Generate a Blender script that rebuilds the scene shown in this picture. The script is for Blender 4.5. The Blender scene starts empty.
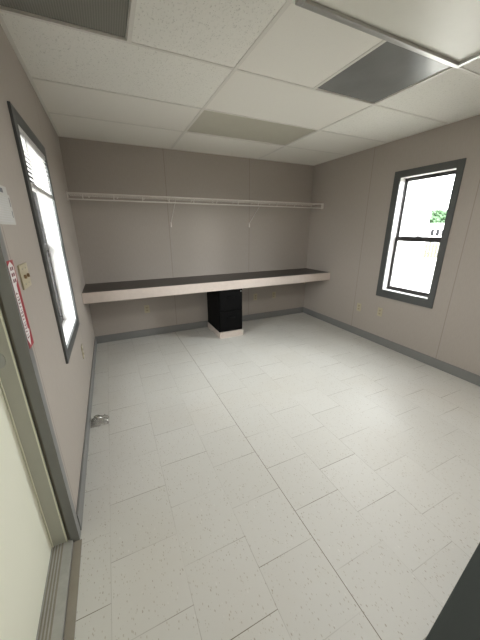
import bpy, bmesh, math, random
from mathutils import Vector, Matrix, noise
random.seed(7)
D = bpy.data; SC = bpy.context.scene; COL = SC.collection
W, H, YF = 3.434, 2.414, -4.75          # room width, height, front wall
WT = 0.14                               # wall thickness
GZ = -0.9                               # ground outside

# ------------------------------------------------------------------ materials
def nd(nt, typ, **kw):
    n = nt.nodes.new(typ)
    for k, v in kw.items(): setattr(n, k, v)
    return n
def mth(nt, op, a, b=None, c=None):
    n = nd(nt, 'ShaderNodeMath', operation=op)
    for i, v in enumerate((a, b, c)):
        if v is None: continue
        if isinstance(v, (int, float)): n.inputs[i].default_value = v
        else: nt.links.new(v, n.inputs[i])
    return n.outputs[0]
def mixc(nt, fac, a, b):
    n = nd(nt, 'ShaderNodeMix', data_type='RGBA')
    for s, v in ((n.inputs[0], fac), (n.inputs[6], a), (n.inputs[7], b)):
        if isinstance(v, (int, float)): s.default_value = v
        elif isinstance(v, tuple): s.default_value = (*v, 1)
        else: nt.links.new(v, s)
    return n.outputs[2]
def base(name):
    m = D.materials.new(name); m.use_nodes = True
    nt = m.node_tree; return m, nt, nt.nodes['Principled BSDF']
def coords(nt):
    return nd(nt, 'ShaderNodeNewGeometry').outputs['Position']
def pmat(name, col, rough=.6, metal=0, var=.06, scale=14, bump=.0, bscale=120, spec=.5):
    """painted / plastic / metal surface with a slight procedural unevenness"""
    m, nt, b = base(name)
    tc = nd(nt, 'ShaderNodeTexCoord').outputs['Object']
    nz = nd(nt, 'ShaderNodeTexNoise'); nz.inputs['Scale'].default_value = scale; nz.inputs['Detail'].default_value = 4
    nt.links.new(tc, nz.inputs['Vector'])
    lo = tuple(c*(1-var) for c in col); hi = tuple(min(1, c*(1+var)) for c in col)
    nt.links.new(mixc(nt, nz.outputs[0], lo, hi), b.inputs['Base Color'])
    b.inputs['Roughness'].default_value = rough; b.inputs['Metallic'].default_value = metal
    b.inputs['Specular IOR Level'].default_value = spec
    if bump:
        n2 = nd(nt, 'ShaderNodeTexNoise'); n2.inputs['Scale'].default_value = bscale
        nt.links.new(tc, n2.inputs['Vector'])
        bp = nd(nt, 'ShaderNodeBump'); bp.inputs['Strength'].default_value = bump; bp.inputs['Distance'].default_value = .002
        nt.links.new(n2.outputs[0], bp.inputs['Height']); nt.links.new(bp.outputs[0], b.inputs['Normal'])
    return m

def floor_mat():
    m, nt, b = base('vinyl_tile')
    T, xl, y0 = .3048, 1.058, -2.738
    sp = nd(nt, 'ShaderNodeSeparateXYZ'); P = coords(nt); nt.links.new(P, sp.inputs[0])
    fx = mth(nt, 'DIVIDE', mth(nt, 'SUBTRACT', sp.outputs[0], xl), T)
    col = mth(nt, 'FLOOR', fx)
    par = mth(nt, 'FLOORED_MODULO', col, 2)
    fy = mth(nt, 'SUBTRACT', mth(nt, 'DIVIDE', mth(nt, 'SUBTRACT', sp.outputs[1], y0), T), mth(nt, 'MULTIPLY', par, .515))
    row = mth(nt, 'FLOOR', fy)
    def edge(f):
        fr = mth(nt, 'FRACT', f); return mth(nt, 'MULTIPLY', mth(nt, 'MINIMUM', fr, mth(nt, 'SUBTRACT', 1., fr)), T)
    ex, ey = edge(fx), edge(fy)
    # patchy joints: some are open and dirty, others all but invisible
    nz = nd(nt, 'ShaderNodeTexNoise'); nz.inputs['Scale'].default_value = 2.2; nz.inputs['Detail'].default_value = 3
    nt.links.new(P, nz.inputs['Vector'])
    vis = nd(nt, 'ShaderNodeMapRange'); vis.inputs[1].default_value = .38; vis.inputs[2].default_value = .62
    vis.inputs[3].default_value = .12; vis.inputs[4].default_value = .95
    nt.links.new(nz.outputs[0], vis.inputs[0])
    def line(e, w0, w1):
        r = nd(nt, 'ShaderNodeMapRange'); r.inputs[1].default_value = w0; r.inputs[2].default_value = w1
        r.inputs[3].default_value = 1; r.inputs[4].default_value = 0; nt.links.new(e, r.inputs[0]); return r.outputs[0]
    lx = mth(nt, 'MULTIPLY', line(ex, .0006, .0016), mth(nt, 'MULTIPLY', vis.outputs[0], .55))
    ly = mth(nt, 'MULTIPLY', line(ey, .0008, .0019), vis.outputs[0])
    main = line(mth(nt, 'ABSOLUTE', mth(nt, 'SUBTRACT', sp.outputs[0], xl)), .0009, .0024)
    joint = mth(nt, 'MAXIMUM', mth(nt, 'MAXIMUM', lx, ly), mth(nt, 'MULTIPLY', main, .95))
    # per-tile tint
    cv = nd(nt, 'ShaderNodeCombineXYZ'); nt.links.new(col, cv.inputs[0]); nt.links.new(row, cv.inputs[1])
    wn = nd(nt, 'ShaderNodeTexWhiteNoise'); nt.links.new(cv.outputs[0], wn.inputs['Vector'])
    tone = mixc(nt, wn.outputs['Value'], (.585, .583, .555), (.61, .608, .582))
    # cloudy mottling
    n2 = nd(nt, 'ShaderNodeTexNoise'); n2.inputs['Scale'].default_value = 26; n2.inputs['Detail'].default_value = 6
    nt.links.new(P, n2.inputs['Vector'])
    c = mixc(nt, mth(nt, 'MULTIPLY', n2.outputs[0], .16), tone, (.50, .47, .41))
    # chips: short flecks in two sizes
    for sc, rad, thr, strg, tint in ((62, .15, .60, .60, (.26, .21, .15)), (100, .24, .64, .5, (.32, .27, .20)), (40, .15, .80, .35, (.74, .73, .70))):
        mp = nd(nt, 'ShaderNodeMapping'); mp.inputs['Scale'].default_value = (1.5, .75, 1); mp.inputs['Rotation'].default_value = (0, 0, .5)
        nt.links.new(P, mp.inputs[0])
        vo = nd(nt, 'ShaderNodeTexVoronoi'); vo.inputs['Scale'].default_value = sc
        nt.links.new(mp.outputs[0], vo.inputs['Vector'])
        sx = nd(nt, 'ShaderNodeSeparateXYZ'); nt.links.new(vo.outputs['Color'], sx.inputs[0])
        on = mth(nt, 'GREATER_THAN', sx.outputs[0], thr)
        sz = mth(nt, 'LESS_THAN', vo.outputs['Distance'], mth(nt, 'MULTIPLY', sx.outputs[1], rad*1.6))
        c = mixc(nt, mth(nt, 'MULTIPLY', mth(nt, 'MULTIPLY', on, sz), strg), c, tint)
    # soft scuffed, slightly soiled patches
    n3 = nd(nt, 'ShaderNodeTexNoise'); n3.inputs['Scale'].default_value = 1.3; n3.inputs['Detail'].default_value = 5
    nt.links.new(P, n3.inputs['Vector'])
    d = nd(nt, 'ShaderNodeMapRange'); d.inputs[1].default_value = .5; d.inputs[2].default_value = .8; d.inputs[4].default_value = .25
    nt.links.new(n3.outputs[0], d.inputs[0])
    c = mixc(nt, d.outputs[0], c, (.54, .49, .41))
    c = mixc(nt, joint, c, (.12, .09, .06))
    nt.links.new(c, b.inputs['Base Color'])
    r = nd(nt, 'ShaderNodeMapRange'); r.inputs[3].default_value = .42; r.inputs[4].default_value = .62
    nt.links.new(n3.outputs[0], r.inputs[0]); nt.links.new(r.outputs[0], b.inputs['Roughness'])
    b.inputs['Specular IOR Level'].default_value = .5
    bp = nd(nt, 'ShaderNodeBump'); bp.inputs['Strength'].default_value = .25; bp.inputs['Distance'].default_value = .002
    nt.links.new(mth(nt, 'SUBTRACT', mth(nt, 'MULTIPLY', n2.outputs[0], .3), joint), bp.inputs['Height'])
    nt.links.new(bp.outputs[0], b.inputs['Normal'])
    return m

def wall_mat(name, axis, seams, col=(.39, .35, .312)):
    """vinyl-faced gypsum panels with narrow joints at the given positions along one axis"""
    m, nt, b = base(name)
    P = coords(nt); sp = nd(nt, 'ShaderNodeSeparateXYZ'); nt.links.new(P, sp.inputs[0])
    s = sp.outputs[axis]; j = None
    for q in seams:
        r = nd(nt, 'ShaderNodeMapRange'); r.inputs[1].default_value = .0015; r.inputs[2].default_value = .0045
        r.inputs[3].default_value = 1; r.inputs[4].default_value = 0
        nt.links.new(mth(nt, 'ABSOLUTE', mth(nt, 'SUBTRACT', s, q)), r.inputs[0])
        j = r.outputs[0] if j is None else mth(nt, 'MAXIMUM', j, r.outputs[0])
    mp = nd(nt, 'ShaderNodeMapping'); mp.inputs['Scale'].default_value = (60, 60, 9)
    nt.links.new(P, mp.inputs[0])
    nz = nd(nt, 'ShaderNodeTexNoise'); nz.inputs['Scale'].default_value = 2; nz.inputs['Detail'].default_value = 5
    nt.links.new(mp.outputs[0], nz.inputs['Vector'])
    n2 = nd(nt, 'ShaderNodeTexNoise'); n2.inputs['Scale'].default_value = 1.6; n2.inputs['Detail'].default_value = 3
    nt.links.new(P, n2.inputs['Vector'])
    c = mixc(nt, nz.outputs[0], tuple(v*.92 for v in col), tuple(v*1.08 for v in col))
    c = mixc(nt, mth(nt, 'MULTIPLY', n2.outputs[0], .2), c, tuple(v*.88 for v in col))
    c = mixc(nt, mth(nt, 'MULTIPLY', j, .45), c, (.12, .085, .07))
    nt.links.new(c, b.inputs['Base Color']); b.inputs['Roughness'].default_value = .62
    bp = nd(nt, 'ShaderNodeBump'); bp.inputs['Strength'].default_value = .2; bp.inputs['Distance'].default_value = .001
    nt.links.new(mth(nt, 'SUBTRACT', nz.outputs[0], mth(nt, 'MULTIPLY', j, 3.)), bp.inputs['Height'])
    nt.links.new(bp.outputs[0], b.inputs['Normal'])
    return m

def tile_mat(name, col, fissure):
    m, nt, b = base(name); P = coords(nt)
    mp = nd(nt, 'ShaderNodeMapping'); mp.inputs['Scale'].default_value = (1, .6, 1); mp.inputs['Rotation'].default_value = (0, 0, .7)
    nt.links.new(P, mp.inputs[0])
    nz = nd(nt, 'ShaderNodeTexNoise'); nz.inputs['Scale'].default_value = 85 if fissure else 150; nz.inputs['Detail'].default_value = 6
    nz.inputs['Roughness'].default_value = .7
    nt.links.new(mp.outputs[0], nz.inputs['Vector'])
    r = nd(nt, 'ShaderNodeMapRange'); r.inputs[1].default_value = .57; r.inputs[2].default_value = .67
    nt.links.new(nz.outputs[0], r.inputs[0])
    vo = nd(nt, 'ShaderNodeTexVoronoi'); vo.inputs['Scale'].default_value = 95; nt.links.new(P, vo.inputs['Vector'])
    sx = nd(nt, 'ShaderNodeSeparateXYZ'); nt.links.new(vo.outputs['Color'], sx.inputs[0])
    pin = mth(nt, 'MULTIPLY', mth(nt, 'GREATER_THAN', sx.outputs[0], .8), mth(nt, 'LESS_THAN', vo.outputs['Distance'], .28))
    hol = mth(nt, 'MAXIMUM', r.outputs[0], pin)
    c = mixc(nt, mth(nt, 'MULTIPLY', hol,   .30 if fissure else .06), col, (.30, .28, .24))
    nt.links.new(c, b.inputs['Base Color']); b.inputs['Roughness'].default_value = .9
    bp = nd(nt, 'ShaderNodeBump'); bp.inputs['Strength'].default_value = .6 if fissure else .1; bp.inputs['Distance'].default_value = .003
    nt.links.new(mth(nt, 'SUBTRACT', 1., hol), bp.inputs['Height']); nt.links.new(bp.outputs[0], b.inputs['Normal'])
    return m

def glass_mat(name, tint=(.97, .98, .97), glossy=.06, rough=0.):
    m = D.materials.new(name); m.use_nodes = True; nt = m.node_tree; nt.nodes.clear()
    o = nd(nt, 'ShaderNodeOutputMaterial'); t = nd(nt, 'ShaderNodeBsdfTransparent'); g = nd(nt, 'ShaderNodeBsdfGlossy')
    t.inputs[0].default_value = (*tint, 1); g.inputs['Roughness'].default_value = rough
    mx = nd(nt, 'ShaderNodeMixShader'); lw = nd(nt, 'ShaderNodeLayerWeight'); lw.inputs[0].default_value = .25
    nt.links.new(mth(nt, 'ADD', mth(nt, 'MULTIPLY', lw.outputs['Fresnel'], .6), glossy*.4), mx.inputs[0])
    nt.links.new(t.outputs[0], mx.inputs[1]); nt.links.new(g.outputs[0], mx.inputs[2]); nt.links.new(mx.outputs[0], o.inputs[0])
    return m

def stripe_mat(name, a, bcol, axis, freq, duty=.5, rough=.6, metal=0):
    m, nt, b = base(name); P = coords(nt); sp = nd(nt, 'ShaderNodeSeparateXYZ'); nt.links.new(P, sp.inputs[0])
    f = mth(nt, 'FRACT', mth(nt, 'MULTIPLY', sp.outputs[axis], freq)); k = mth(nt, 'LESS_THAN', f, duty)
    nt.links.new(mixc(nt, k, a, bcol), b.inputs['Base Color']); b.inputs['Roughness'].default_value = rough; b.inputs['Metallic'].default_value = metal
    bp = nd(nt, 'ShaderNodeBump'); bp.inputs['Strength'].default_value = .5; bp.inputs['Distance'].default_value = .004
    nt.links.new(k, bp.inputs['Height']); nt.links.new(bp.outputs[0], b.inputs['Normal'])
    return m

M = {}
M['floor'] = floor_mat()
M['wall_back'] = wall_mat('taupe_panel_back', 0, (1.10, 2.30))
M['wall_right'] = wall_mat('taupe_panel_right', 1, (-1.14, -2.345, -3.565))
M['wall_left'] = wall_mat('taupe_panel_left', 1, (-2.622, -1.19))
M['wall_front'] = wall_mat('taupe_panel_front', 0, (1.10, 2.30))
M['tile_rough'] = tile_mat('fissured_ceiling_tile', (.88, .87, .815), True)
M['tile_soft'] = tile_mat('smooth_ceiling_tile', (.86, .84, .785), False)
M['grid'] = pmat('grid_white_steel', (.76, .74, .69), .45, var=.03)
M['plenum'] = pmat('plenum_board', (.2, .2, .19), .9)
M['trim'] = pmat('grey_trim_paint', (.078, .082, .080), .5, var=.08, bump=.05)
M['basebd'] = pmat('grey_vinyl_base', (.197, .198, .192), .45, var=.06)
M['white_vinyl'] = pmat('white_vinyl_liner', (.82, .81, .80), .4, var=.02)
M['bronze'] = pmat('dark_bronze_aluminium', (.022, .019, .018), .45, var=.1)
M['glass'] = glass_mat('window_glass')
M['blind'] = pmat('white_blind_slat', (.62, .61, .61), .45, var=.03)
M['cream_door'] = pmat('pale_cream_green_door_paint', (.80, .80, .68), .45, var=.02, scale=3)
M['frame_paint'] = pmat('grey_green_door_frame_paint', (.45, .45, .395), .45, var=.05)
M['rubber'] = pmat('dark_weatherstrip', (.16, .145, .115), .7)
M['steel'] = pmat('brushed_steel', (.42, .42, .41), .35, .9, var=.1)
M['alu'] = pmat('worn_aluminium_sill', (.42, .42, .40), .42, .35, var=.2, scale=30)
M['strip'] = pmat('worn_floor_edge_strip', (.26, .235, .195), .5, var=.25, scale=9)
M['laminate'] = pmat('dark_brown_laminate', (.046, .037, .032), .4, var=.15, scale=40)
M['fascia'] = pmat('pale_pinkish_wood_fascia', (.565, .49, .44), .5, var=.09, scale=22)
M['under'] = pmat('raw_board', (.33, .27, .21), .8)
M['black'] = pmat('black_enamel', (.002, .002, .0022), .6, var=.2, spec=.1)
M['blackp'] = pmat('black_plastic', (.003, .003, .003), .5, spec=.12)
M['wire'] = pmat('white_coated_wire', (.66, .62, .58), .45, var=.04)
M['ivory'] = pmat('ivory_plastic', (.46, .41, .29), .4, var=.03)
M['ivory_d'] = pmat('ivory_socket_face', (.40, .35, .24), .45)
M['brown'] = pmat('brown_toggle', (.26, .17, .09), .5)
M['paper'] = pmat('white_paper', (.52, .52, .50), .8, var=.03)
M['ink'] = pmat('grey_ink', (.16, .16, .17), .8)
M['inkl'] = pmat('pale_print', (.55, .55, .55), .8)
M['red'] = pmat('red_sticker', (.33, .022, .035), .45, var=.1)
M['stick'] = pmat('white_sticker', (.74, .71, .70), .5)
M['stkink'] = pmat('dark_red_print', (.16, .03, .04), .6)
M['panel_dk'] = pmat('dark_grey_glossy_panel', (.215, .22, .218), .26, var=.25, scale=3.5)
M['panel_rib'] = stripe_mat('dark_ribbed_grille', (.25, .245, .215), (.20, .196, .172), 0, 90, .5, .5)
M['lens_off'] = pmat('unlit_beige_diffuser', (.54, .52, .44), .5, var=.05, scale=6)
M['lens_white'] = pmat('white_prismatic_diffuser', (.80, .79, .72), .4, var=.02)
M['alum'] = pmat('satin_aluminium', (.50, .50, .48), .36, .6, var=.06)
M['desk'] = pmat('dark_grey_green_enamel', (.024, .030, .027), .6, var=.08, spec=.15)
M['desk_top'] = pmat('dark_grey_green_desk_top', (.027, .034, .030), .6, var=.1, spec=.15)
M['plastic'] = glass_mat('clear_plastic_film', (.99, .985, .975), .22, .18)
nt = M['plastic'].node_tree; mx = [n for n in nt.nodes if n.type == 'MIX_SHADER'][0]; om = [n for n in nt.nodes if n.type == 'OUTPUT_MATERIAL'][0]
df = nd(nt, 'ShaderNodeBsdfTranslucent'); df.inputs[0].default_value = (.9, .88, .82, 1); m2 = nd(nt, 'ShaderNodeMixShader'); m2.inputs[0].default_value = .06
nt.links.new(mx.outputs[0], m2.inputs[1]); nt.links.new(df.outputs[0], m2.inputs[2]); nt.links.new(m2.outputs[0], om.inputs[0])
M['ground'] = pmat('pale_gravel', (.30, .29, .265), .95, var=.25, scale=2.5)
M['siding'] = stripe_mat('white_metal_siding', (.80, .80, .80), (.74, .74, .74), 2, 4.5, .08)
M['vent'] = pmat('grey_vent_slat', (.004, .004, .005), .6, spec=.1)
M['yellow'] = pmat('weathered_yellow_board', (.042, .039, .025), .8, var=.2)
M['leaf'] = pmat('green_leaves', (.032, .072, .028), .8, var=.4, scale=3)
M['bark'] = pmat('bark', (.05, .04, .03), .9)

# ------------------------------------------------------------------ mesh helpers
class MB:
    def __init__(self): self.bm = bmesh.new()
    def box(self, x0, x1, y0, y1, z0, z1, bev=0, rot=None):
        t = bmesh.new(); bmesh.ops.create_cube(t, size=1)
        for v in t.verts:
            v.co = Vector(((x0+x1)/2+v.co.x*(x1-x0), (y0+y1)/2+v.co.y*(y1-y0), (z0+z1)/2+v.co.z*(z1-z0)))
        if bev: bmesh.ops.bevel(t, geom=t.edges[:], offset=bev, segments=2, affect='EDGES', profile=.6)
        if rot is not None:
            c = Vector(((x0+x1)/2, (y0+y1)/2, (z0+z1)/2))
            for v in t.verts: v.co = c + rot @ (v.co-c)
        self._add(t); return self
    def tube(self, pts, r, seg=8):
        """round bar through the points, mitred"""
        pts = [Vector(p) for p in pts]; rings = []; bm = self.bm
        for i, p in enumerate(pts):
            d = (pts[min(i+1, len(pts)-1)]-pts[max(i-1, 0)]).normalized()
            u = d.cross(Vector((0, 0, 1)) if abs(d.z) < .9 else Vector((1, 0, 0))).normalized(); w = d.cross(u)
            rings.append([bm.verts.new(p+r*(math.cos(a)*u+math.sin(a)*w)) for a in [2*math.pi*k/seg for k in range(seg)]])
        for a, b in zip(rings, rings[1:]):
            for k in range(seg): bm.faces.new((a[k], a[(k+1) % seg], b[(k+1) % seg], b[k]))
        bm.faces.new(rings[0][::-1]); bm.faces.new(rings[-1]); return self
    def poly(self, pts, n, t):
        """flat outline given depth t along n"""
        bm = self.bm; n = Vector(n)*t
        a = [bm.verts.new(Vector(p)) for p in pts]; b = [bm.verts.new(Vector(p)+n) for p in pts]
        bm.faces.new(a[::-1]); bm.faces.new(b); k = len(pts)
        for i in range(k): bm.faces.new((a[i], a[(i+1) % k], b[(i+1) % k], b[i]))
        return self
    def _add(self, t):
        me = D.meshes.new('t'); t.to_mesh(me); t.free(); self.bm.from_mesh(me); D.meshes.remove(me)
    def build(self, name, mat, parent=None, smooth=False, local=False):
        bm = self.bm; bmesh.ops.recalc_face_normals(bm, faces=bm.faces[:])
        me = D.meshes.new(name)
        o = D.objects.new(name, me); COL.objects.link(o)
        if parent is not None:
            o.parent = parent
            if not local:
                q = parent; off = Vector()
                while q is not None: off += q.location; q = q.parent
                for v in bm.verts: v.co -= off
        elif not local:
            xs = [v.co for v in bm.verts]
            c = Vector(((min(v.x for v in xs)+max(v.x for v in xs))/2, (min(v.y for v in xs)+max(v.y for v in xs))/2, min(v.z for v in xs)))
            for v in bm.verts: v.co -= c
            o.location = c
        bm.to_mesh(me); bm.free(); me.materials.append(mat)
        if smooth:
            for p in me.polygons: p.use_smooth = True
        return o
def box(name, mat, parent, *a, bev=0, **k): return MB().box(*a, bev=bev).build(name, mat, parent, **k)
def thing(name, label, cat, loc=(0, 0, 0), rz=0, group=None):
    o = D.objects.new(name, None); o.empty_display_size = .05; COL.objects.link(o); o.location = loc; o.rotation_euler = (0, 0, rz)
    return tag(o, label, cat, group)
def tag(o, label, cat, group=None):
    o['label'] = label; o['category'] = cat
    if group: o['group'] = group
    return o
def struct(o): o['kind'] = 'structure'; return o
def sroot(name, loc): o = D.objects.new(name, None); COL.objects.link(o); o.location = loc; o.empty_display_size = .05; return struct(o)
def dup(root, loc, rz, label):
    r = root.copy(); COL.objects.link(r); r.location = loc; r.rotation_euler = (0, 0, rz); r['label'] = label
    for ch in list(root.children):
        c = ch.copy(); COL.objects.link(c); c.parent = r
        for g in list(ch.children):
            d = g.copy(); COL.objects.link(d); d.parent = c
    return r

# ------------------------------------------------------------------ room shell
RW = dict(y0=-2.195, y1=-1.48, z0=.635, z1=2.08, iy0=-2.135, iy1=-1.552, iz0=.725, iz1=2.012)   # right window: casing, opening
LW = dict(y0=-2.105, y1=-1.285, z0=.685, z1=2.015, iy0=-2.045, iy1=-1.345, iz0=.75, iz1=1.955)  # left window
DR = dict(y0=-3.62, y1=-2.70, z1=2.06)                                                          # entrance door opening

struct(box('floor', M['floor'], None, -.001, W+.001, YF-.001, .001, -.12, 0))
def wall_x(name, x0, x1, holes, mat):
    b = MB(); y = YF-WT
    for (h0, h1, z0, z1) in sorted(holes):
        b.box(x0, x1, y, h0, -.12, H+.12)
        if z0 > 0: b.box(x0, x1, h0, h1, -.12, z0)
        else: b.box(x0, x1, h0, h1, -.12, -.001)
        b.box(x0, x1, h0, h1, z1, H+.12); y = h1
    b.box(x0, x1, y, WT, -.12, H+.12)
    return struct(b.build(name, mat))
wall_x('wall_right', W, W+WT, [(RW['iy0'], RW['iy1'], RW['iz0'], RW['iz1'])], M['wall_right'])
wall_x('wall_left', -WT, 0, [(LW['iy0'], LW['iy1'], LW['iz0'], LW['iz1']), (DR['y0'], DR['y1'], 0, DR['z1'])], M['wall_left'])
struct(box('wall_back', M['wall_back'], None, 0, W, 0, WT, -.12, H+.12))
struct(box('wall_front', M['wall_front'], None, 0, W, YF-WT, YF, -.12, H+.12))

BH = .103
def basebd(name, x0, x1, y0, y1): struct(box(name, M['basebd'], None, x0, x1, y0, y1, 0, BH, bev=.003))
basebd('baseboard_back', .011, W-.011, -.011, 0)
basebd('baseboard_right', W-.011, W, YF+.011, 0)
basebd('baseboard_left', 0, .011, DR['y1']+.036, 0)
basebd('baseboard_front', .011, W-.011, YF, YF+.011)

# ceiling: slab, lay-in tiles, T-bar grid
XG = [0, 1.20, 2.43, W]; YG = [0, -.695, -1.31, -1.965, -2.565, -3.17, -3.78, -4.39, YF]
ceil = struct(box('ceiling', M['plenum'], None, -.0, W, YF, 0, H+.06, H+.12))
special = {(1, 1): 'off', (1, 3): 'half', (0, 3): 'grille', (1, 4): 'troffer', (1, 5): 'troffer'}
for i in range(3):
    for j in range(8):
        x0, x1, y0, y1 = XG[i]+.004, XG[i+1]-.004, YG[j+1]+.004, YG[j]-.004
        k = special.get((i, j))
        if k in ('off', 'troffer'): continue
        if k == 'half': x1 = 1.815
        if k == 'grille': x0 = .585
        rough = (i == 0 and j >= 2) or (i == 2 and j >= 2)
        MB().box(x0, x1, y0, y1, H, H+.015, bev=.0015).build('ceiling_tile', M['tile_rough' if rough else 'tile_soft'], ceil)
g = MB(); gz0, gz1 = H-.004, H+.012
for x in XG[1:3]: g.box(x-.012, x+.012, YF, 0, gz0, gz1)
for j, y in enumerate(YG[1:-1]):
    for i in range(3): g.box(XG[i]+(.012 if i else 0), XG[i+1]-(.012 if i < 2 else 0), y-.009, y+.009, gz0+.0005, gz1)
g.box(1.815-.011, 1.815+.011, YG[4]+.009, YG[3]-.009, gz0+.0005, gz1); g.box(.578-.011, .578+.011, YG[4]+.009, YG[3]-.009, gz0+.0005, gz1)
g.box(0, .022, YF, 0, gz0, gz1-.001); g.box(W-.022, W, YF, 0, gz0, gz1-.001); g.box(0, W, -.022, 0, gz0, gz1-.001); g.box(0, W, YF, YF+.022, gz0, gz1-.001)
g.build('ceiling_grid', M['grid'], ceil)

def insert(name, label, cat, x0, x1, y0, y1, face, zface, frame=None, fr=.02, group=None, facename='diffuser'):
    t = thing(name, label, cat, ((x0+x1)/2, (y0+y1)/2, H), group=group)
    m = MB(); m.box(x0, x0+.004, y0, y1, H+.001, H+.058); m.box(x1-.004, x1, y0, y1, H+.001, H+.058)
    m.box(x0+.004, x1-.004, y0, y0+.004, H+.001, H+.058); m.box(x0+.004, x1-.004, y1-.004, y1, H+.001, H+.058)
    m.build('housing', M['grid'], t)
    MB().box(x0+.006, x1-.006, y0+.006, y1-.006, zface, zface+.006).build(facename, face, t)
    if frame:
        f = MB(); z0, z1 = H-.022, H-.0045
        f.box(x0, x0+fr, y0, y1, z0, z1, bev=.003); f.box(x1-fr, x1, y0, y1, z0, z1, bev=.003)
        f.box(x0+fr, x1-fr, y0, y0+fr, z0, z1, bev=.003); f.box(x0+fr, x1-fr, y1-fr, y1, z0, z1, bev=.003)
        f.build('frame', frame, t)
    return t
insert('ceiling_light', 'unlit beige rectangular diffuser panel in the ceiling above the long counter', 'ceiling light', 1.214, 2.416, YG[2]+.011, YG[1]-.011, M['lens_off'], H+.004)
insert('ceiling_light', 'large white ceiling light with a shiny aluminium frame, lamp off', 'ceiling light', 1.214, 2.416, YG[5]+.011, YG[4]-.013, M['lens_white'], H-.006, M['alum'], .03)
insert('ceiling_panel', 'square dark grey glossy ceiling panel beside the aluminium framed light', 'ceiling panel', 1.828, 2.416, YG[4]+.011, YG[3]-.011, M['panel_dk'], H+.003, facename='plate')
insert('air_grille', 'dark finely ribbed square return grille in the ceiling above the left window', 'vent', .024, .565, YG[4]+.011, YG[3]-.011, M['panel_rib'], H+.006, facename='ribbed_face')

# added fill fixture, out of view, to brighten the near end of the room
M['fill_lens'] = pmat('added_fill_diffuser', (.8, .8, .75), .4, var=.02)
pb = M['fill_lens'].node_tree.nodes['Principled BSDF']; pb.inputs['Emission Color'].default_value = (1, .97, .91, 1); pb.inputs['Emission Strength'].default_value = .62
insert('ceiling_light', 'added fill light, out of view, in the ceiling over the front end of the room', 'ceiling light', 1.214, 2.416, YG[6]+.011, YG[5]-.013, M['fill_lens'], H-.006, M['alum'], .03)
# ------------------------------------------------------------------ windows
def bx(sd, X, a, b, *r):
    """x interval given as depth outward from the wall face"""
    p, q = X+sd*a, X+sd*b; return (min(p, q), max(p, q), *r)
def window(name, sd, X, w, gd, tilt_lock=True):
    t = sroot(name, (X, (w['y0']+w['y1'])/2, w['z0']))
    a, c, lo, hi = w['iy0'], w['iy1'], w['iz0'], w['iz1']
    k = MB(); e = .004
    for r in ((w['y0'], a+e, w['z0'], w['z1']), (c-e, w['y1'], w['z0'], w['z1']), (a+e, c-e, w['z0'], lo+e), (a+e, c-e, hi-e, w['z1'])):
        k.box(*bx(sd, X, -.013, -.0005, *r), bev=.002)
    k.build('casing', M['trim'], t)
    k = MB(); th = .006
    for r in ((a, a+th, lo, hi), (c-th, c, lo, hi), (a+th, c-th, lo, lo+th), (a+th, c-th, hi-th, hi)):
        k.box(*bx(sd, X, 0, WT, *r))
    k.build('jamb_liner', M['white_vinyl'], t)
    a += th; c -= th; lo += th; hi -= th; mid = (lo+hi)/2-.01
    # fixed outer frame, then upper sash (outer track) and lower sash (inner track)
    k = MB()
    for r in ((a, a+.008, lo, hi), (c-.008, c, lo, hi), (a+.008, c-.008, lo, lo+.012), (a+.008, c-.008, hi-.016, hi)):
        k.box(*bx(sd, X, gd+.001, gd+.05, *r))
    k.build('outer_frame', M['bronze'], t)
    for nm, d0, z0, z1, rb, rt in (('upper_sash', gd+.022, mid-.016, hi-.016, .032, .016), ('lower_sash', gd, lo+.012, mid+.018, .032, .055)):
        k = MB(); p, q = a+.008, c-.008; s = .024 if nm == 'lower_sash' else .014; dd = (d0, d0+.02)
        for r in ((p, p+s, z0, z1), (q-s, q, z0, z1), (p+s, q-s, z0, z0+rb), (p+s, q-s, z1-rt, z1)):
            k.box(*bx(sd, X, *dd, *r), bev=.0015)
        sh = k.build(nm, M['bronze'], t)
        MB().box(*bx(sd, X, d0+.008, d0+.012, p+s-.003, q-s+.003, z0+rb-.003, z1-rt+.003)).build('pane', M['glass'], sh)
    m = (a+c)/2
    MB().box(*bx(sd, X, gd-.012, gd+.002, m-.025, m+.025, mid+.019, mid+.031), bev=.003).build('sash_lock', M['bronze'], t)
    return t
window('window_1', 1, W, RW, .075)
window('window_2', -1, 0, LW, .085)
# mini blind, half raised, in the left window
bt = thing('window_blind', 'white slatted blind, half raised, hanging in the left window', 'blind', (-.002, (LW['iy0']+LW['iy1'])/2, 1.665))
a, c, hi = LW['iy0']+.012, LW['iy1']-.012, LW['iz1']-.007
box('head_rail', M['blind'], bt, -.017, .012, a, c, hi-.028, hi, bev=.002)
k = MB(); z = hi-.04; n = 0
while z > 1.70:
    ang = math.radians(20)
    k.box(-.0145, .0105, a+.004, c-.004, z-.0006, z+.0006, rot=Matrix.Rotation(ang, 3, 'Y')); z -= .0235; n += 1
k.build('slats', M['blind'], bt)
k = MB()
for i in range(5): k.box(-.0145, .0105, a+.004, c-.004, 1.694-i*.0022-.0006, 1.694-i*.0022+.0006)
k.build('gathered_slats', M['blind'], bt)
box('bottom_rail', M['blind'], bt, -.016, .012, a+.002, c-.002, 1.667, 1.682, bev=.003)
k = MB()
for f in (.2, .8):
    y = a+(c-a)*f
    for x in (.0118, -.0158): MB().tube([(x, y, hi-.028), (x, y, 1.675)], .0009, 5).build('ladder_cord', M['blind'], bt)
MB().tube([(.015, a+.06, hi-.02), (.017, a+.062, hi-.05), (.018, a+.065, 1.42)], .0022, 6).build('pull_cord', M['blind'], bt)
MB().tube([(.016, c-.07, hi-.02), (.017, c-.07, hi-.04), (.017, c-.071, 1.30)], .003, 6).build('tilt_wand', M['glass'], bt)

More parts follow.
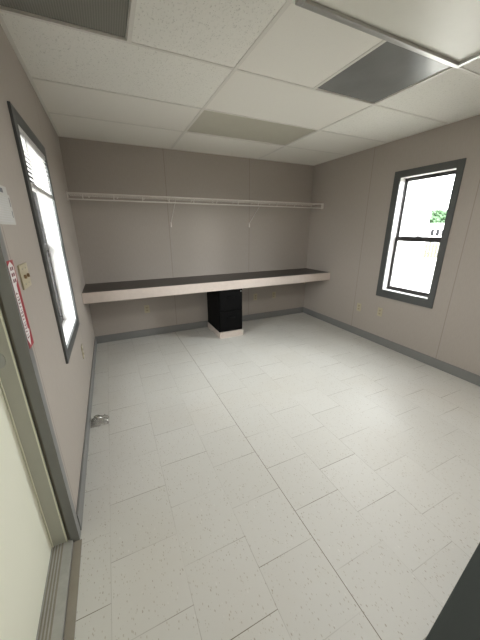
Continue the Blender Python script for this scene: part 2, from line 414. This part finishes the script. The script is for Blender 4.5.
# ------------------------------------------------------------------ entrance door (left wall)
y0, y1, dz = DR['y0'], DR['y1'], DR['z1']
d1 = sroot('door_1', (-.1, y1, 0))
leaf = box('door_leaf', M['cream_door'], d1, -.139, -.107, y0+.012, y1-.006, .024, dz-.012, bev=.002)
k = MB()
k.tube([(-.107, y0+.075, 1.0), (-.085, y0+.075, 1.0)], .022, 16); k.tube([(-.085, y0+.075, 1.0), (-.065, y0+.075, 1.0)], .011, 12); k.tube([(-.065, y0+.075, 1.0), (-.035, y0+.075, 1.0)], .026, 16)
k.build('knob', M['steel'], leaf, smooth=False)
k = MB(); th = .006
for xa, xb, t_, nm, mt in ((-WT, -.043, .010, 'frame', M['frame_paint']), (-.043, -.030, .004, 'weatherstrip', M['rubber']), (-.030, .006, .012, 'casing', M['basebd'])):
    k = MB(); k.box(xa, xb, y1-t_, y1, .021 if nm != 'casing' else 0, dz); k.box(xa, xb, y0, y0+t_, .021 if nm != 'casing' else 0, dz)
    k.box(xa, xb, y0+t_, y1-t_, dz-t_, dz)
    if nm == 'casing': k.box(.0003, xb, y1, y1+.035, 0, dz+.035).box(.0003, xb, y0-.035, y0, 0, dz+.035).box(.0003, xb, y0, y1, dz, dz+.035)
    fo = k.build(nm, mt, d1)
    if nm == 'frame':
        MB().box(-.049, -.043, y1-.0125, y1-.010, .021, dz-.01, bev=.001).box(-.105, -.100, y1-.014, y1-.010, .021, dz-.01, bev=.001).build('frame_bead', M['cream_door'], fo)
        s = MB()
        s.poly([(-.088+.018*math.cos(q), y1-.010, 1.005+.032*math.sin(q)) for q in [2*math.pi*i/18 for i in range(18)]], (0, -1, 0), .0025)
        s.build('strike_plate', M['steel'], fo)
k = MB(); k.box(-WT, -.022, y0+.004, y1-.004, -.001, .019, bev=.002)
for i in range(4): k.box(-.108+i*.012, -.103+i*.012, y0+.006, y1-.006, .018, .0225, bev=.001)
ths = k.build('threshold', M['alu'], d1)
k = MB()
for i in range(4): k.box(-.1035+i*.012, -.0955+i*.012, y0+.006, y1-.006, .0185, .0196)
k.build('rib_grooves', M['strip'], ths)
struct(box('trim_1', M['strip'], None, -.021, .016, y0+.014, y1-.014, -.001, .005, bev=.0015))

# ------------------------------------------------------------------ counter, cabinet, shelf
ct = thing('counter', 'long wall to wall counter with dark top and pale front edge', 'counter', (W/2, -.3, .70))
box('countertop', M['laminate'], ct, .002, W-.002, -.585, -.002, .795, .812, bev=.001)
box('fascia', M['fascia'], ct, .002, W-.002, -.605, -.585, .698, .814, bev=.002)
box('underside', M['under'], ct, .002, W-.002, -.584, -.002, .775, .795)
k = MB(); k.box(.002, W-.002, -.04, -.002, .70, .775)
k.box(.002, .04, -.584, -.04, .70, .775); k.box(W-.04, W-.002, -.584, -.04, .70, .775); k.build('wall_cleat', M['under'], ct)

pl = tag(MB().box(1.576, 1.934, -.565, -.018, 0, .085, bev=.002).build('cabinet_plinth', M['fascia']), 'pale wooden block standing on the floor under the black filing cabinet', 'plinth')
fc = thing('filing_cabinet', 'black two drawer filing cabinet under the long counter', 'filing cabinet', (1.755, -.29, .085))
box('body', M['black'], fc, 1.580, 1.930, -.535, -.03, .0855, .697, bev=.002)
for z0, z1 in ((.10, .385), (.393, .682)):
    dr = box('drawer', M['black'], fc, 1.588, 1.922, -.557, -.5355, z0, z1, bev=.003)
    k = MB(); zc = z0+(z1-z0)*.62
    k.box(1.70, 1.81, -.566, -.5575, zc-.018, zc+.018, bev=.003); k.box(1.705, 1.805, -.572, -.566, zc+.008, zc+.018, bev=.002)
    k.build('handle', M['blackp'], dr)
MB().tube([(1.90, -.557, .655), (1.90, -.562, .655)], .010, 14).build('lock', M['steel'], fc)

ws = thing('wire_shelf', 'white wire closet shelf fixed along the back wall above the counter', 'shelf', (W/2, -.15, 1.83))
zs, yf = 1.828, -.30
k = MB(); n = int((W-.03)/.0254)
for i in range(n+1):
    x = .015+i*.0254
    k.tube([(x, -.012, zs+.004), (x, yf, zs+.004)], .0016, 5)
k.build('deck_wires', M['wire'], ws)
k = MB()
for p in ((-.014, zs), (-.11, zs), (-.20, zs)): k.tube([(.008, p[0], p[1]), (W-.008, p[0], p[1])], .003, 6)
k.build('long_wires', M['wire'], ws)
k = MB(); k.tube([(.008, yf, zs), (W-.008, yf, zs)], .0075, 8); k.tube([(.008, yf-.002, zs-.06), (W-.008, yf-.002, zs-.06)], .0065, 8)
x = .15
while x < W-.1: k.tube([(x, yf, zs), (x, yf-.002, zs-.06)], .0055, 6); x += .305
k.build('front_lip', M['wire'], ws)
for xa, xb in ((1.145, 1.128), (2.34, 2.30)):
    k = MB(); k.tube([(xa, yf+.003, zs-.01), (xa, yf+.012, zs-.03), (xb, -.01, 1.545), (xb, -.006, 1.50)], .0045, 8)
    br = k.build('support_brace', M['wire'], ws)
    k = MB(); k.box(xb-.009, xb+.009, -.012, -.001, 1.49, 1.555, bev=.003); k.tube([(xb, -.012, 1.53), (xb, -.016, 1.53)], .006, 8); k.build('foot_plate', M['wire'], br)
for x0, x1 in ((.001, .012), (W-.012, W-.001)):
    k = MB(); k.box(x0, x1, yf-.012, yf+.035, zs-.07, zs+.012, bev=.003); k.build('end_bracket', M['wire'], ws)
k = MB(); x = .2
while x < W: MB().box(x-.008, x+.008, -.018, -.0005, zs-.012, zs+.010, bev=.002).build('wall_clip', M['wire'], ws); x += .305

# ------------------------------------------------------------------ outlets, switch, notice, sticker
def outlet(loc, label):
    t = thing('electrical_outlet', label, 'outlet', loc, 0, 'ivory wall outlets')
    MB().box(-.035, .035, -.006, -.0005, -.057, .057, bev=.002).build('cover_plate', M['ivory'], t, local=True)
    for s in (-1, 1):
        k = MB(); k.poly([(.017*math.cos(q), -.006, s*.020+.0145*max(-.8, min(.8, math.sin(q)))) for q in [2*math.pi*i/20 for i in range(20)]], (0, -1, 0), .002)
        so = k.build('socket', M['ivory_d'], t, local=True)
        k = MB(); k.box(-.008, -.006, -.0086, -.0079, s*.020-.004, s*.020+.006); k.box(.006, .008, -.0086, -.0079, s*.020-.004, s*.020+.006)
        k.tube([(0, -.0079, s*.020-.008), (0, -.0086, s*.020-.008)], .0025, 8); k.build('slots', M['blackp'], so, local=True)
    MB().tube([(0, -.006, 0), (0, -.0075, 0)], .003, 8).build('screw', M['steel'], t, local=True)
    return t
o1 = outlet((.70, 0, .40), 'ivory outlet on the back wall under the left half of the counter')
dup(o1, (2.425, 0, .395), 0, 'ivory outlet on the back wall just right of the black filing cabinet')
dup(o1, (2.785, 0, .392), 0, 'ivory outlet on the back wall nearest the right corner under the counter')
dup(o1, (W, -1.573, .43), -math.pi/2, 'ivory outlet on the right wall just below the window corner')
dup(o1, (W, -1.234, .41), -math.pi/2, 'ivory outlet on the right wall between the window and the counter')
dup(o1, (0, -1.36, .455), math.pi/2, 'ivory outlet on the left wall below the blind window')

sw = thing('light_switch', 'ivory double light switch plate between the door and the left window', 'switch', (0, -2.515, 1.28))
MB().box(.0005, .007, -2.573, -2.457, 1.232, 1.328, bev=.002).build('cover_plate', M['ivory'], sw)
for y in (-2.538, -2.492):
    MB().box(.007, .016, y-.0035, y+.0035, 1.272, 1.287, bev=.002).build('toggle', M['brown'], sw)
k = MB()
for y in (-2.538, -2.492):
    for z in (1.25, 1.31): MB().tube([(.007, y, z), (.0085, y, z)], .003, 8).build('screw', M['steel'], sw)

nt_ = thing('notice_sign', 'white printed paper notice taped to the wall left of the left window', 'notice', (0, -2.53, 1.475))
MB().box(.0006, .0016, -2.645, -2.445, 1.478, 1.588, bev=.0003).build('sheet', M['paper'], nt_)
MB().box(.0018, .0028, -2.65, -2.47, 1.583, 1.615, bev=.0003).build('header_sheet', M['paper'], nt_)
k = MB()
k.box(.0028, .0031, -2.64, -2.52, 1.590, 1.605)
k.box(.0016, .0019, -2.464, -2.456, 1.545, 1.578); k.box(.0016, .0019, -2.464, -2.456, 1.505, 1.530)
k.build('dark_print', M['ink'], nt_)
k = MB(); z = 1.575
while z > 1.487: k.box(.0016, .0018, -2.64, -2.475-random.random()*.03, z-.0018, z+.0018); z -= .0085
k.build('print_lines', M['inkl'], nt_)

st = thing('warning_sign', 'tall narrow red and white sticker on the wall edge beside the door', 'sticker', (0, -2.672, 1.02))
ya, yb, za, zb = -2.699, -2.632, 1.028, 1.356
ST = .0136
MB().box(.0062, .0072, ya, yb, za, zb).build('red_backing', M['red'], st)
k = MB()
wd = yb-ya
k.poly([(.0072, ya+wd*u, za+(zb-za)*v) for u, v in ((.0, .12), (.35, .02), (.75, .2), (.55, .22), (.55, .73), (.85, .78), (.85, .93), (.45, .99), (.0, .95))], (1, 0, 0), .0006)
k.build('white_band', M['stick'], st)
k = MB(); X0 = .0078
for i in range(15):
    z = za+(zb-za)*(.13+.037*i); h = (zb-za)*.011
    u0, u1 = .12, .44
    kind = i % 4
    k.box(X0, X0+.0003, ya+wd*u0, ya+wd*u1, z-h, z-h*.4)
    if kind != 1: k.box(X0, X0+.0003, ya+wd*u0, ya+wd*(u0+.1), z-h*.4, z+h)
    if kind in (0, 3): k.box(X0, X0+.0003, ya+wd*(u1-.1), ya+wd*u1, z-h*.4, z+h)
for i in range(3):
    for u in (.2, .5):
        z = za+(zb-za)*(.765+i*.065)
        k.box(X0, X0+.0003, ya+wd*u, ya+wd*(u+.2), z, z+.012)
k.build('printed_marks', M['stkink'], st)

# ------------------------------------------------------------------ crumpled clear wrapper by the left baseboard
bm = bmesh.new(); N = 16
g_ = [[None]*(N+1) for _ in range(N+1)]
for i in range(N+1):
    for j in range(N+1):
        u, v = i/N, j/N
        p = Vector((.016+u*.125, -1.835+v*.12, 0))
        h = .022+.024*noise.noise(Vector((u*3.2, v*2.8, 1.7)))+.014*noise.noise(Vector((u*8, v*7, 4.2)))+.028*math.sin(math.pi*u)*math.sin(math.pi*v)
        p += Vector((.012*noise.noise(Vector((u*5, v*5, 9))), .012*noise.noise(Vector((u*5, v*5, 19))), max(.0015, h*min(1, 5*min(u, 1-u, v, 1-v)+.05)))); p.x = max(.0135, p.x)
        g_[i][j] = bm.verts.new(p)
for i in range(N):
    for j in range(N): bm.faces.new((g_[i][j], g_[i+1][j], g_[i+1][j+1], g_[i][j+1]))
k = MB(); k.bm.free(); k.bm = bm
o = k.build('plastic_wrapper', M['plastic']); tag(o, 'crumpled clear plastic wrapper on the floor against the left baseboard', 'wrapper')
sm = o.modifiers.new('thickness', 'SOLIDIFY'); sm.thickness = .0008

# ------------------------------------------------------------------ dark desk at the lower right
ang = math.radians(9.7)
dk = thing('metal_desk', 'dark grey green metal desk whose edge shows at the lower right', 'desk', (.62, -3.803, 0), ang)
def dbox(name, mat, *a, bev=0, parent=None): return MB().box(*a, bev=bev).build(name, mat, parent or dk, local=True)
L_, Dp = 1.25, .66
dbox('desk_top', M['desk'], 0, L_, -Dp, 0, .715, .747, bev=.004)
dbox('top_inlay', M['desk_top'], .07, L_-.07, -Dp+.07, -.07, .7475, .7505, bev=.001)
for xa in (.03, L_-.45):
    pd = dbox('pedestal', M['desk'], xa, xa+.42, -Dp+.03, -.03, .09, .714, bev=.003)
    for i in range(2): 
        dbox('drawer', M['desk'], xa+.01, xa+.41, -Dp+.012, -Dp+.0295, .11+i*.30, .39+i*.30, bev=.003, parent=pd)
    for px in (xa+.03, xa+.39):
        for py in (-Dp+.06, -.06): MB().box(px-.018, px+.018, py-.018, py+.018, 0, .0895).build('leg', M['steel'], dk, local=True)
dbox('modesty_panel', M['desk'], .451, L_-.451, -.06, -.04, .25, .714)

# ------------------------------------------------------------------ outside, seen through the right window
struct(box('ground', M['ground'], None, -60, 140, -60, 90, GZ-.3, GZ))
struct(box('floor_chassis', M['under'], None, -WT, W+WT, YF-WT, WT, -.32, -.125))
def trailer(name, label, x, y, rz, Lx, Ly, hz, vents=0):
    t = thing(name, label, 'trailer', (x, y, GZ), rz)
    MB().box(0, Lx, 0, Ly, .45, hz).build('body', M['siding'], t, local=True)
    MB().box(.05, Lx-.05, .05, Ly-.05, 0, .449).build('skirting', M['siding'], t, local=True)
    MB().box(-.12, Lx+.12, -.12, Ly+.12, hz+.0005, hz+.12, bev=.02).build('roof', M['siding'], t, local=True)
    return t
# tall one on the left of the view; its near right corner stands on the line to (421,262)
A = trailer('site_trailer', 'tall white site building outside the right window, behind the lower pane', 21.53, 9.28, math.radians(64), 9, 6, 5.6)
B = trailer('site_trailer', 'low white site trailer with dark vent bars outside the right window', 25.4, 13.2, math.radians(-22), 14, 3, 2.72)
k = MB()
for i in range(4): MB().box(1.4+i*.52, 1.72+i*.52, -.03, -.0005, 1.75, 2.32).build('vent_bar', M['vent'], B, local=True)
fn = thing('board_fence', 'row of weathered yellow boards leaning by the low white trailer outside', 'fence', (24.6, 11.35, GZ), math.radians(-24))
k = MB()
for i in range(9): MB().box(i*.28, i*.28+.22, -.02, .02, 0, 1.25+.06*random.random()).build('board', M['yellow'], fn, local=True)
MB().box(0, 2.5, .021, .06, .3, .4).box(0, 2.5, .021, .06, .9, 1.0).build('rails', M['yellow'], fn, local=True)
def foliage(t, n, cx, cz, rx, rz, r0, r1, mat):
    bm = bmesh.new(); bmesh.ops.create_icosphere(bm, subdivisions=1, radius=1); k = MB()
    for i in range(n):
        u = Vector((random.gauss(0, 1), random.gauss(0, 1), random.gauss(0, 1))).normalized()*(random.random()**.4)
        c = Vector((u.x*rx, u.y*rx*1.25, cz+u.z*rz)); r = r0+r1*random.random()
        Rm = Matrix.Rotation(random.random()*6, 3, 'X') @ Matrix.Rotation(random.random()*6, 3, 'Z')
        vs = [k.bm.verts.new(c + Rm @ Vector((v.co.x*r*1.3, v.co.y*r, v.co.z*r*.5))) for v in bm.verts]
        for f in bm.faces: k.bm.faces.new([vs[v.index] for v in f.verts])
    bm.free(); k.build('foliage', mat, t, local=True)
tr = thing('leafy_tree', 'green tree beyond the low white trailer seen through the right window', 'tree', (52, 27.2, GZ))
foliage(tr, 2000, 0, 3.2, 3.6, 2.3, .22, .18, M['leaf'])
MB().tube([(0, 0, 0), (.1, .05, 1.2), (0, .1, 3)], .22, 8).build('trunk', M['bark'], tr, local=True)

# ------------------------------------------------------------------ light
wd_ = D.worlds.new('overcast_sky'); SC.world = wd_; wd_.use_nodes = True; nt = wd_.node_tree
bg = nt.nodes['Background']; bg.inputs[0].default_value = (.97, .985, 1.0, 1)
tc = nd(nt, 'ShaderNodeTexCoord'); sp = nd(nt, 'ShaderNodeSeparateXYZ'); nt.links.new(tc.outputs['Generated'], sp.inputs[0])
nt.links.new(mth(nt, 'ADD', mth(nt, 'MULTIPLY', sp.outputs[0], .4), mth(nt, 'ADD', mth(nt, 'MULTIPLY', sp.outputs[1], -.3), 1.05)), bg.inputs[1])   # brighter cloud towards the sun side
def portal(name, loc, rot, sx, sy):
    l = D.lights.new(name, 'AREA'); l.shape = 'RECTANGLE'; l.size = sx; l.size_y = sy; l.energy = 1; l.cycles.is_portal = True
    o = D.objects.new(name, l); COL.objects.link(o); o.location = loc; o.rotation_euler = rot
pi2 = math.pi/2
portal('right_window_portal', (W+WT+.01, (RW['iy0']+RW['iy1'])/2, (RW['iz0']+RW['iz1'])/2), (0, pi2, 0), 1.35, .65)
portal('left_window_portal', (-WT-.01, (LW['iy0']+LW['iy1'])/2, (LW['iz0']+LW['iz1'])/2), (0, -pi2, 0), 1.3, .75)

# ------------------------------------------------------------------ camera
cam = D.cameras.new('camera'); cam.sensor_fit = 'HORIZONTAL'; cam.sensor_width = 36; cam.lens = 36*272.52/480; cam.clip_start = .02; cam.clip_end = 500
co = D.objects.new('camera', cam); COL.objects.link(co)
co.location = (.332, -3.899, 1.458); co.rotation_euler = (math.radians(71.634), math.radians(.133), math.radians(-24.974))
SC.camera = co
vs = SC.view_settings; vs.view_transform = 'Standard'; vs.look = 'None'; vs.gamma = 1; vs.use_curve_mapping = False
vs.exposure = 4.7
cy = SC.cycles; cy.max_bounces = 14; cy.diffuse_bounces = 10; cy.transparent_max_bounces = 16; cy.use_denoising = True; cy.caustics_reflective = False; cy.caustics_refractive = False
